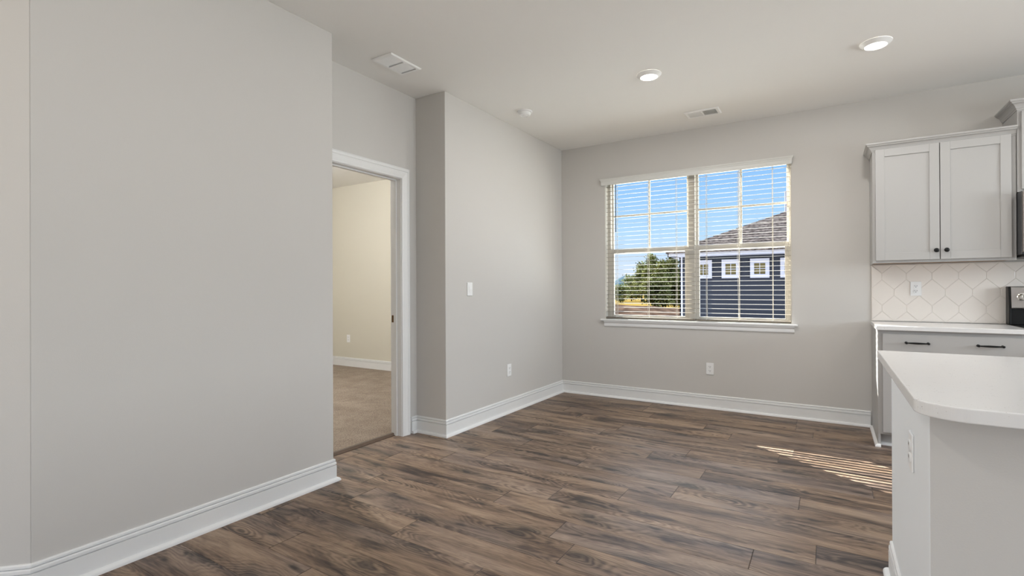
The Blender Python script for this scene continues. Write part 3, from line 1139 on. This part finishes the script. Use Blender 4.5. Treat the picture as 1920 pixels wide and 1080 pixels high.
hc = thing('upper_cabinet', 'taller pale grey wall cabinet above the microwave, at the right edge', 'cabinet', (1.5, YB, 1.83))
HX0, HX1, HY, HZ0, HZ1 = 1.1135, 1.885, 4.866, 1.829, 2.43
hb_ = MB()
hb_.box(HX0, HX1, HY, YB - 0.0015, HZ0, HZ1)
hb_.build('carcass', CAB, hc, bevel=0.001)
for x0, x1, kx in ((HX0 + 0.018, 1.495, 1.472), (1.500, HX1 - 0.018, 1.523)):
    d = shaker('door', x0, x1, HZ0 + 0.018, HZ1 - 0.045, HY - 0.0205, hc)
    knob(kx, HY - 0.0205, HZ0 + 0.08, d)
crp = sweep([(HX0, YB - 0.002), (HX0, HY), (HX1, HY), (HX1, YB - 0.002)], [(-d * 1.05, 2.398 + z * 1.1) for d, z in CROWN], PLAN)
merge(crp).build('crown_moulding', CAB, hc, bevel=0.0006)

mw = thing('microwave', 'black over-range microwave under the taller cabinet, cut by the right edge', 'microwave', (1.5, YB, 1.375))
MX0, MX1 = 1.1145, 1.876
MB().box(MX0, MX1, 4.800, YB - 0.002, 1.392, 1.826).build('housing', DARKGREY, mw, bevel=0.004)
dm = MB().box(MX0 + 0.003, MX0 + 0.57, 4.765, 4.7995, 1.405, 1.822).build('door', STEEL, mw, bevel=0.006, seg=3)
MB().box(MX0 + 0.06, MX0 + 0.49, 4.7635, 4.7655, 1.46, 1.77).build('door_glass', BLACKGL, dm)
MB().tube([(MX0 + 0.535, 4.75, 1.45), (MX0 + 0.535, 4.735, 1.48), (MX0 + 0.535, 4.735, 1.75), (MX0 + 0.535, 4.75, 1.78), (MX0 + 0.535, 4.767, 1.78)], 0.009, 10).build('handle', STEEL, dm, smooth=True)
MB().box(MX0 + 0.575, MX1 - 0.003, 4.768, 4.7995, 1.405, 1.822).build('control_panel', BLACKGL, mw, bevel=0.004)
MB().box(MX0 + 0.01, MX1 - 0.01, 4.80, 5.15, 1.375, 1.3915).build('vent_grille', BLACK, mw)

# base cabinet
CX0, CX1, CY = 0.299, 1.108, 4.602
bc = thing('base_cabinet', 'pale grey base cabinet with wide drawer left of the stove', 'cabinet', ((CX0 + CX1) / 2, YB, 0))
CZ1 = 0.8575
cb = MB()
cb.box(CX0, CX0 + 0.016, CY, YB - 0.015, 0.0, CZ1)                       # end panel to the floor
cb.box(CX0 + 0.016, CX1, CY + 0.019, YB - 0.002, 0.100, CZ1)
cb.box(CX0, CX0 + 0.041, CY, CY + 0.0195, 0.094, CZ1)
cb.box(CX1 - 0.04, CX1, CY, CY + 0.0195, 0.094, CZ1)
cb.box(CX0 + 0.04, CX1 - 0.04, CY, CY + 0.0195, 0.094, 0.13)
cb.box(CX0 + 0.04, CX1 - 0.04, CY, CY + 0.0195, 0.82, CZ1)
cb.box(CX0 + 0.04, CX1 - 0.04, CY + 0.004, CY + 0.0195, 0.12, 0.83)
cbo = MB()
# end panel notch at the toe kick: front lower corner removed by building panel in two pieces
cb2 = MB()
cb2.box(CX0, CX0 + 0.0155, CY + 0.0197, YB - 0.0015, 0.0, CZ1)
cb2.box(CX0, CX0 + 0.0155, CY, CY + 0.0197, 0.0, 0.0935)
cb.v = cb.v[8:]
cb.f = [tuple(i - 8 for i in f) for f in cb.f[6:]]
merge([cb, cb2]).build('carcass', CAB, bc, bevel=0.001)
MB().box(CX0 + 0.014, CX1, CY + 0.07, CY + 0.085, 0.0, 0.099).build('toe_kick', CAB, bc)
sp = [(d - TB, z) for d, z in SHOE]
shp = sweep([(CX0, YB - 0.03), (CX0, CY + 0.0), (CX0 + 0.016, CY)], [(-d, z) for d, z in sp], PLAN)
shp2 = sweep([(CX0 + 0.016, CY + 0.07), (CX1, CY + 0.07)], [(-d, z) for d, z in sp], PLAN)
merge(shp + shp2).build('shoe_moulding', TRIM, bc, smooth=True)
dr = MB().box(0.327, 1.080, CY - 0.0205, CY - 0.0005, 0.683, 0.832).build('drawer', CAB, bc, bevel=0.002)
pull(0.464, 0.587, CY - 0.0205, 0.7725, dr)
pull(0.850, 0.973, CY - 0.0205, 0.7725, dr)
for x0, x1, kx in ((0.327, 0.702, 0.680), (0.706, 1.080, 0.728)):
    d = shaker('door', x0, x1, 0.112, 0.672, CY - 0.0205, bc)
    knob(kx, CY - 0.0205, 0.612, d)

ct = MB().box(0.290, 1.1155, CY - 0.032, YB - 0.013, 0.858, 0.889).build('countertop', QUARTZ, bevel=0.003, seg=3)
tag(ct, 'white quartz countertop on the base cabinet against the back wall', 'countertop')

# range
rg = thing('stove', 'stainless and black kitchen stove beside the base cabinet, cut by the right edge', 'stove', (1.5, YB, 0))
RX0, RX1 = 1.120, 1.880
MB().box(RX0, RX1, 4.60, YB - 0.03, 0.02, 0.872).build('body', DARKGREY, rg, bevel=0.003)
MB().box(RX0, RX1, 4.57, YB - 0.05, 0.873, 0.891).build('cooktop', BLACKGL, rg, bevel=0.004)
bg_ = MB()
bg_.prism([(5.190, 0.892), (5.115, 0.892), (5.110, 1.030), (5.128, 1.172), (5.190, 1.172)], RX0, RX0 + 0.012, lambda y, z, x: (x, y, z))
bg_.prism([(5.190, 0.892), (5.115, 0.892), (5.110, 1.030), (5.128, 1.172), (5.190, 1.172)], RX1 - 0.012, RX1, lambda y, z, x: (x, y, z))
bg_.prism([(5.190, 0.892), (5.135, 0.892), (5.135, 1.172), (5.190, 1.172)], RX0 + 0.012, RX1 - 0.012, lambda y, z, x: (x, y, z))
guard = bg_.build('backguard', BLACK, rg, bevel=0.002)
pn = MB().prism([(5.134, 1.012), (5.104, 1.010), (5.100, 1.016), (5.119, 1.168), (5.124, 1.172), (5.134, 1.172)], RX0 + 0.0125, RX1 - 0.0125, lambda y, z, x: (x, y, z))
panel = pn.build('control_panel', STEEL, guard, bevel=0.0015)
for kx in (1.188, 1.278, 1.722, 1.812):
    kn = MB()
    kn.lathe([(0.027, 0.004), (0.027, -0.004), (0.021, -0.006), (0.019, -0.026), (0.016, -0.030), (0.001, -0.031)], (kx, 5.109, 1.096), 'y', 28)
    kn.box(kx - 0.0045, kx + 0.0045, 5.070, 5.10, 1.075, 1.117)
    kn.build('burner_knob', CHROME, panel, smooth=True, angle=40)
MB().box(1.40, 1.60, 5.098, 5.112, 1.06, 1.14).build('display', BLACKGL, panel)
od = MB().box(RX0 + 0.004, RX1 - 0.004, 4.565, 4.599, 0.21, 0.80).build('oven_door', STEEL, rg, bevel=0.004)
MB().box(RX0 + 0.10, RX1 - 0.10, 4.5635, 4.566, 0.33, 0.66).build('door_window', BLACKGL, od)
MB().tube([(RX0 + 0.06, 4.56, 0.745), (RX0 + 0.06, 4.52, 0.745), (RX1 - 0.06, 4.52, 0.745), (RX1 - 0.06, 4.56, 0.745)], 0.011, 12).build('handle', STEEL, od, smooth=True)
MB().box(RX0 + 0.004, RX1 - 0.004, 4.567, 4.599, 0.03, 0.20).build('drawer', STEEL, rg, bevel=0.004)

# ------------------------------------------------------------------ island
IX, IY0, IY1 = 0.213, 1.656, 2.585
IX1 = 2.45
IZ = 0.8540
isl = thing('kitchen_island', 'kitchen island with white end panel and greige front under a rounded worktop', 'island', ((IX + IX1) / 2, 2.1, 0))
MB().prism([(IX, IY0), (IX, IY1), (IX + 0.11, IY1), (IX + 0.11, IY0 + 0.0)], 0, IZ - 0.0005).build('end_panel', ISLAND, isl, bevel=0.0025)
MB().box(IX + 0.0015, IX1, IY0 - 0.0012, IY0 + 0.10, 0.0, IZ - 0.0008).build('front_panel', WALL, isl)
MB().box(IX + 0.115, IX1, IY0 + 0.101, 2.66, 0.10, IZ - 0.001).build('cabinet_box', CAB, isl)
MB().box(IX + 0.115, IX1, IY0 + 0.101, 2.59, 0.0, 0.0995).build('toe_kick', CAB, isl)
ib = sweep([(IX1, IY0 - 0.0012), (IX, IY0 - 0.0012), (IX, IY1)], [(-d, h) for d, h in BASE], PLAN)
ish = sweep([(IX1, IY0 - 0.0012), (IX, IY0 - 0.0012), (IX, IY1)], [(-d, h) for d, h in SHOE], PLAN)
ib = sweep([(IX, IY1), (IX, IY0 - 0.0012), (IX1, IY0 - 0.0012)], [(-d, h) for d, h in BASE], PLAN)
ish = sweep([(IX, IY1), (IX, IY0 - 0.0012), (IX1, IY0 - 0.0012)], [(-d, h) for d, h in SHOE], PLAN)
ibo = merge(ib).build('baseboard', TRIM, isl)
merge(ish).build('shoe_moulding', TRIM, ibo, smooth=True)
for x0, x1 in ((0.36, 0.85), (0.86, 1.60), (1.61, 2.40)):
    dm_ = MB().box(x0, x1, 2.661, 2.680, 0.13, 0.83).build('cabinet_door', CAB, isl, bevel=0.002)

# rounded worktop
TXL, TYF, TYB = 0.180, 1.548, 2.792
R = 0.105
poly = [(TXL, TYB), (TXL, TYF + R * 0.95)]
for i in range(1, 14):
    a = PI + (PI / 2) * i / 14
    poly.append((TXL + R + R * math.cos(a) * 1.0, TYF + R * 0.95 + R * 0.95 * math.sin(a)))
poly += [(TXL + R, TYF), (IX1 + 0.03, TYF + 0.0), (IX1 + 0.03, TYB)]
it = MB().prism(poly, IZ, IZ + 0.0346).build('island_worktop', QUARTZ, bevel=0.003, seg=2)
tag(it, 'white quartz island worktop with a rounded front corner', 'worktop')

# outlet with a rocker on the end panel
io = thing('wall_outlet', 'white cover plate on the white end of the kitchen island', 'outlet', (IX, 1.965, 0.668), -PI / 2, 'white wall outlets')
MB().prism([(-0.035, -0.057), (0.035, -0.057), (0.035, 0.057), (-0.035, 0.057)], -0.0065, 0.0, lambda x, z, y: (x, y, z)).build('cover_plate', PLASTIC, io, True, bevel=0.003, seg=3)
for zc in (0.0195, -0.0195):
    ring = [(0.0165 * math.cos(a), zc + 0.0145 * max(-0.92, min(0.92, math.sin(a) * 1.25))) for a in [2 * PI * i / 20 for i in range(20)]]
    r = MB().prism(ring, -0.0095, -0.005, lambda x, z, y: (x, y, z)).build('receptacle', PLASTIC, io, True)
    sl = MB()
    for dx in (-0.0065, 0.0065):
        sl.box(dx - 0.0012, dx + 0.0012, -0.0099, -0.0090, zc - 0.001, zc + 0.008)
    sl.build('slots', SLOT, r, True)

# ------------------------------------------------------------------ outdoors
GZ = -0.45
HYW_ = 20.0


def ground_z(x, y):
    return GZ


gm = MB()
gm.add([(-900, YB + 1.5, GZ), (900, YB + 1.5, GZ), (900, 1100, GZ), (-900, 1100, GZ)], [(0, 1, 2, 3)])
gm.add([(-60, -60, GZ - 0.01), (60, -60, GZ - 0.01), (60, YB + 1.5, GZ - 0.01), (-60, YB + 1.5, GZ - 0.01)], [(0, 1, 2, 3)])
struct(gm.build('ground', GRASS), 'dry tan field outside the window')


def bumpy(name, mat, x0, x1, y0, y1, hgt, nx, ny, seed, label):
    rnd = random.Random(seed)
    ph = [(rnd.uniform(0.5, 3), rnd.uniform(0, 6), rnd.uniform(0.5, 3), rnd.uniform(0, 6)) for _ in range(6)]
    v, f = [], []
    for j in range(ny + 1):
        for i in range(nx + 1):
            u, w = i / nx, j / ny
            x, y = x0 + (x1 - x0) * u, y0 + (y1 - y0) * w
            env = math.sin(PI * u) ** 0.5 * math.sin(PI * w) ** 0.7
            s = sum(math.sin(a * x * 0.6 + b) * math.sin(c * y * 0.6 + d) for a, b, c, d in ph) / 6
            v.append((x, y, GZ - 0.02 + hgt * env * (0.75 + 0.6 * s)))
    for j in range(ny):
        for i in range(nx):
            a = j * (nx + 1) + i
            f.append((a, a + 1, a + nx + 2, a + nx + 1))
    m = MB()
    m.add(v, f)
    o = m.build(name, mat, smooth=True)
    tag(o, label, 'earth mound')
    return o


bumpy('earth_mound', DIRT, -26.0, -6.0, 25.0, 37.0, 0.85, 60, 20, 3, 'low bank of bare brown earth at the near edge of the field')

struct(MB().add([(-60, YB + FT, GZ + 0.012), (60, YB + FT, GZ + 0.012), (60, HYW_, GZ + 0.012), (-60, HYW_, GZ + 0.012)], [(0, 1, 2, 3)]).build('ground_bounce', BOUNCE), 'unseen pale ground added between the two houses to bounce sunlight indoors')  # added reflector below the view, brightens the ceiling by the window

# mountain
hv, hf = [], []
NX = 40
for i in range(NX + 1):
    u = i / NX
    x = -420 + 300 * u
    y = 900 - 40 * u
    hh = 15 * math.exp(-((x + 318) / 17.0) ** 2) + 10 * math.exp(-((x + 270) / 40.0) ** 2) + 5.5 * (1 + 0.3 * math.sin(u * 23)) + 1.2 * math.sin(u * 71)
    for dy, k in ((-60, 0.0), (-30, 0.55), (0, 1.0), (40, 0.5), (80, 0.0)):
        hv.append((x, y + dy, GZ - 1 + (hh + 1) * k))
for i in range(NX):
    for j in range(4):
        a = i * 5 + j
        hf.append((a, a + 5, a + 6, a + 1))
hm_ = MB()
hm_.add(hv, hf)
ho = hm_.build('mountain', HILL, smooth=True)
tag(ho, 'small haze tinted wooded hill far behind the trees', 'hill')

# neighbouring house
HYW = 17.0
HXC = -4.141
HXE = 9.0
nb = thing('house', 'navy sided house with white trim and brown shingle roof outside the window', 'house', (2.0, 21.0, GZ))
sd_ = MB()
EZ = 2.19
# lap siding: a stepped profile on the front and left walls
lap = 0.15
z = GZ
prof = []
while z < EZ:
    prof.append((0.018, z))
    prof.append((0.004, min(z + lap, EZ)))
    z += lap
poly_ = [(0, GZ)] + prof + [(0, EZ)]
sd_.loft([[(x, HYW + 0.02 - d, zz) for d, zz in poly_] for x in (HXC + 0.02, HXE)])
sd_.loft([[(HXC + 0.02 - d, y, zz) for d, zz in poly_] for y in (HYW + 0.02, HYW + 9)])
sd_.box(HXC + 0.03, HXE, HYW + 0.03, HYW + 9, GZ, EZ)
sd_.build('siding', SIDING, nb)
tr = MB()
tr.box(HXC - 0.012, HXC + 0.085, HYW - 0.018, HYW + 0.03, GZ, EZ)
tr.box(HXC - 0.012, HXC + 0.03, HYW - 0.018, HYW + 0.09, GZ, EZ)
tr.build('corner_board', HTRIM, nb)
OV = 0.36
fx0, fy_ = HXC - OV + 0.06, HYW - OV
fs_ = MB()
fs_.box(fx0, HXE + OV, fy_, fy_ + 0.03, 2.185, 2.300)
fs_.box(fx0, fx0 + 0.03, fy_, HYW + 9 + OV, 2.185, 2.300)
fs_.box(fx0, HXE + OV, fy_, HYW + 0.02, 2.180, 2.190)
fs_.box(fx0, HXC, fy_, HYW + 9 + OV, 2.180, 2.190)
fs_.build('fascia', HTRIM, nb)
M_ = 0.455
W_, D_ = HXE + OV - fx0, 9 + 2 * OV
rx0, rx1, ry0, ry1 = fx0 - 0.05, HXE + OV + 0.05, fy_ - 0.05, HYW + 9 + OV + 0.05
hd = (ry1 - ry0) / 2
zr = 2.285
rf = MB()
rf.add([(rx0, ry0, zr), (rx1, ry0, zr), (rx1, ry1, zr), (rx0, ry1, zr), (rx0 + hd, ry0 + hd, zr + hd * M_), (rx1 - hd, ry0 + hd, zr + hd * M_),
        (rx0, ry0, zr + 0.03), (rx1, ry0, zr + 0.03), (rx1, ry1, zr + 0.03), (rx0, ry1, zr + 0.03)],
       [(3, 2, 1, 0), (6, 7, 5, 4), (7, 8, 5), (8, 9, 4, 5), (9, 6, 4), (0, 1, 7, 6), (1, 2, 8, 7), (2, 3, 9, 8), (3, 0, 6, 9)])
# shingle courses on the front slope
ncr = 24
for i in range(ncr):
    s0, s1 = i / ncr, (i + 1) / ncr

    def P(s, u, lift):
        xa, xb = rx0 + hd * s, rx1 - hd * s
        return (xa + (xb - xa) * u, ry0 + hd * s, zr + 0.03 + hd * M_ * s + lift)
    rf.add([P(s0, 0, 0.022), P(s0, 1, 0.022), P(s1, 1, 0.006), P(s1, 0, 0.006), P(s0, 0, 0), P(s0, 1, 0)], [(0, 1, 2, 3), (4, 5, 1, 0)])
rf.build('roof', SHINGLE, nb)
MB().tube([(-1.35, 21.35, 3.9), (-1.35, 21.35, 4.75)], 0.05, 10).build('vent_pipe', HTRIM, nb)
for k in range(6):
    cx = -3.412 + 0.8145 * k
    w0, w1 = cx - 0.263, cx + 0.263
    wf = MB()
    gx0, gx1, gz0, gz1 = cx - 0.153, cx + 0.153, 1.590, 1.925
    wf.box(w0, gx0, HYW - 0.035, HYW + 0.012, 1.478, 2.063)
    wf.box(gx1, w1, HYW - 0.035, HYW + 0.012, 1.478, 2.063)
    wf.box(gx0, gx1, HYW - 0.035, HYW + 0.012, 1.478, gz0)
    wf.box(gx0, gx1, HYW - 0.035, HYW + 0.012, gz1, 2.063)
    wf.box(cx - 0.009, cx + 0.009, HYW - 0.020, HYW - 0.008, gz0, gz1)
    wf.box(gx0, gx1, HYW - 0.0195, HYW - 0.0085, (gz0 + gz1) / 2 - 0.009, (gz0 + gz1) / 2 + 0.009)
    w_ = wf.build('window', HTRIM, nb)
    MB().box(gx0 - 0.003, gx1 + 0.003, HYW - 0.006, HYW - 0.003, gz0 - 0.003, gz1 + 0.003).build('pane', HGLASS, w_)


# trees: trunk, boughs and thousands of needle sprays
def make_tree(label, x, y, hgt, rad, mat, seed, kind='pine', n=2600, low=0.08):
    rnd = random.Random(seed)
    t = thing('pine_tree' if kind == 'pine' else 'leafy_tree', label, 'tree', (x, y, GZ), 0)
    tk = MB()
    tk.tube([(x, y, GZ), (x + 0.05, y, GZ + hgt * 0.5), (x, y + 0.03, GZ + hgt * 0.93)], [0.09 * hgt / 4, 0.06 * hgt / 4, 0.012], 8)
    tips = []
    for i in range(34):
        h = low + (0.95 - low) * (i + rnd.random()) / 34
        if kind == 'pine':
            rr = rad * (1.05 - h) ** 0.75 * rnd.uniform(0.7, 1.1)
        else:
            rr = rad * math.sqrt(max(0.05, 1 - ((h - 0.5) / 0.55) ** 2)) * rnd.uniform(0.6, 1.05)
        a = i * 2.4 + rnd.uniform(-0.4, 0.4)
        z0 = GZ + hgt * h * 0.95
        tip = (x + rr * math.cos(a), y + rr * math.sin(a), z0 + rr * 0.28)
        tk.tube([(x, y, z0), tip], [0.022, 0.006], 5)
        tips.append(((x, y, z0), tip, rr))
    tk.build('trunk', BARK, t)
    lm = MB()
    for i in range(n):
        b0, b1, rr = tips[rnd.randrange(len(tips))]
        u = rnd.random() ** 0.6
        sp_ = 0.30 * rad * (0.5 + 0.5 * u)
        c = [b0[k] + (b1[k] - b0[k]) * u + rnd.gauss(0, sp_ * 0.45) for k in range(3)]
        s = rnd.uniform(0.07, 0.15)
        d1 = Vector((rnd.gauss(0, 1), rnd.gauss(0, 1), rnd.gauss(0.4, 1))).normalized() * s
        d2 = Vector((rnd.gauss(0, 1), rnd.gauss(0, 1), rnd.gauss(0, 1))).cross(d1).normalized() * s * 0.55
        c = Vector(c)
        if c.z < GZ + 0.05:
            continue
        lm.add([c - d1, c + d2, c + d1, c - d2], [(0, 1, 2, 3)])
    lm.build('foliage', mat, t)
    return t


CAMV = Vector((0, 0, CAM_H))


def at_px(px, dist):
    """ground position seen in pixel column px at a camera depth"""
    c, s = math.cos(YAW), math.sin(YAW)
    t_ = (px - 960) / FPX
    return (-s + c * t_) * dist, (c + s * t_) * dist


for label, px, dist, hgt, rad, mat, seed, kind, n in (
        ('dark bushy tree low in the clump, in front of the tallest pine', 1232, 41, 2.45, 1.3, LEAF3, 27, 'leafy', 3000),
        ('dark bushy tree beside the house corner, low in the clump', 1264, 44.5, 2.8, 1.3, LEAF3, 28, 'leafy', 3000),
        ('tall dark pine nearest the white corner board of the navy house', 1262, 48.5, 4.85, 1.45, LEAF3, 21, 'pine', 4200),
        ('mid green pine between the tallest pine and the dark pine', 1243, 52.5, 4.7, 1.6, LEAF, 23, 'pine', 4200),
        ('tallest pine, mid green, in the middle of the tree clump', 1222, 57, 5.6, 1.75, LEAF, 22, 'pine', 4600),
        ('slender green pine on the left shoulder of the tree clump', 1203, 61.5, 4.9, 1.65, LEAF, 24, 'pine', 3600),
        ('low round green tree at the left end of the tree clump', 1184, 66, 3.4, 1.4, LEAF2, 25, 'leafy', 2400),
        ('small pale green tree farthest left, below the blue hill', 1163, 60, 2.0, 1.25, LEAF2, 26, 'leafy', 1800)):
    tx, ty = at_px(px, dist)
    make_tree(label, tx, ty, hgt, rad, mat, seed, kind, n)
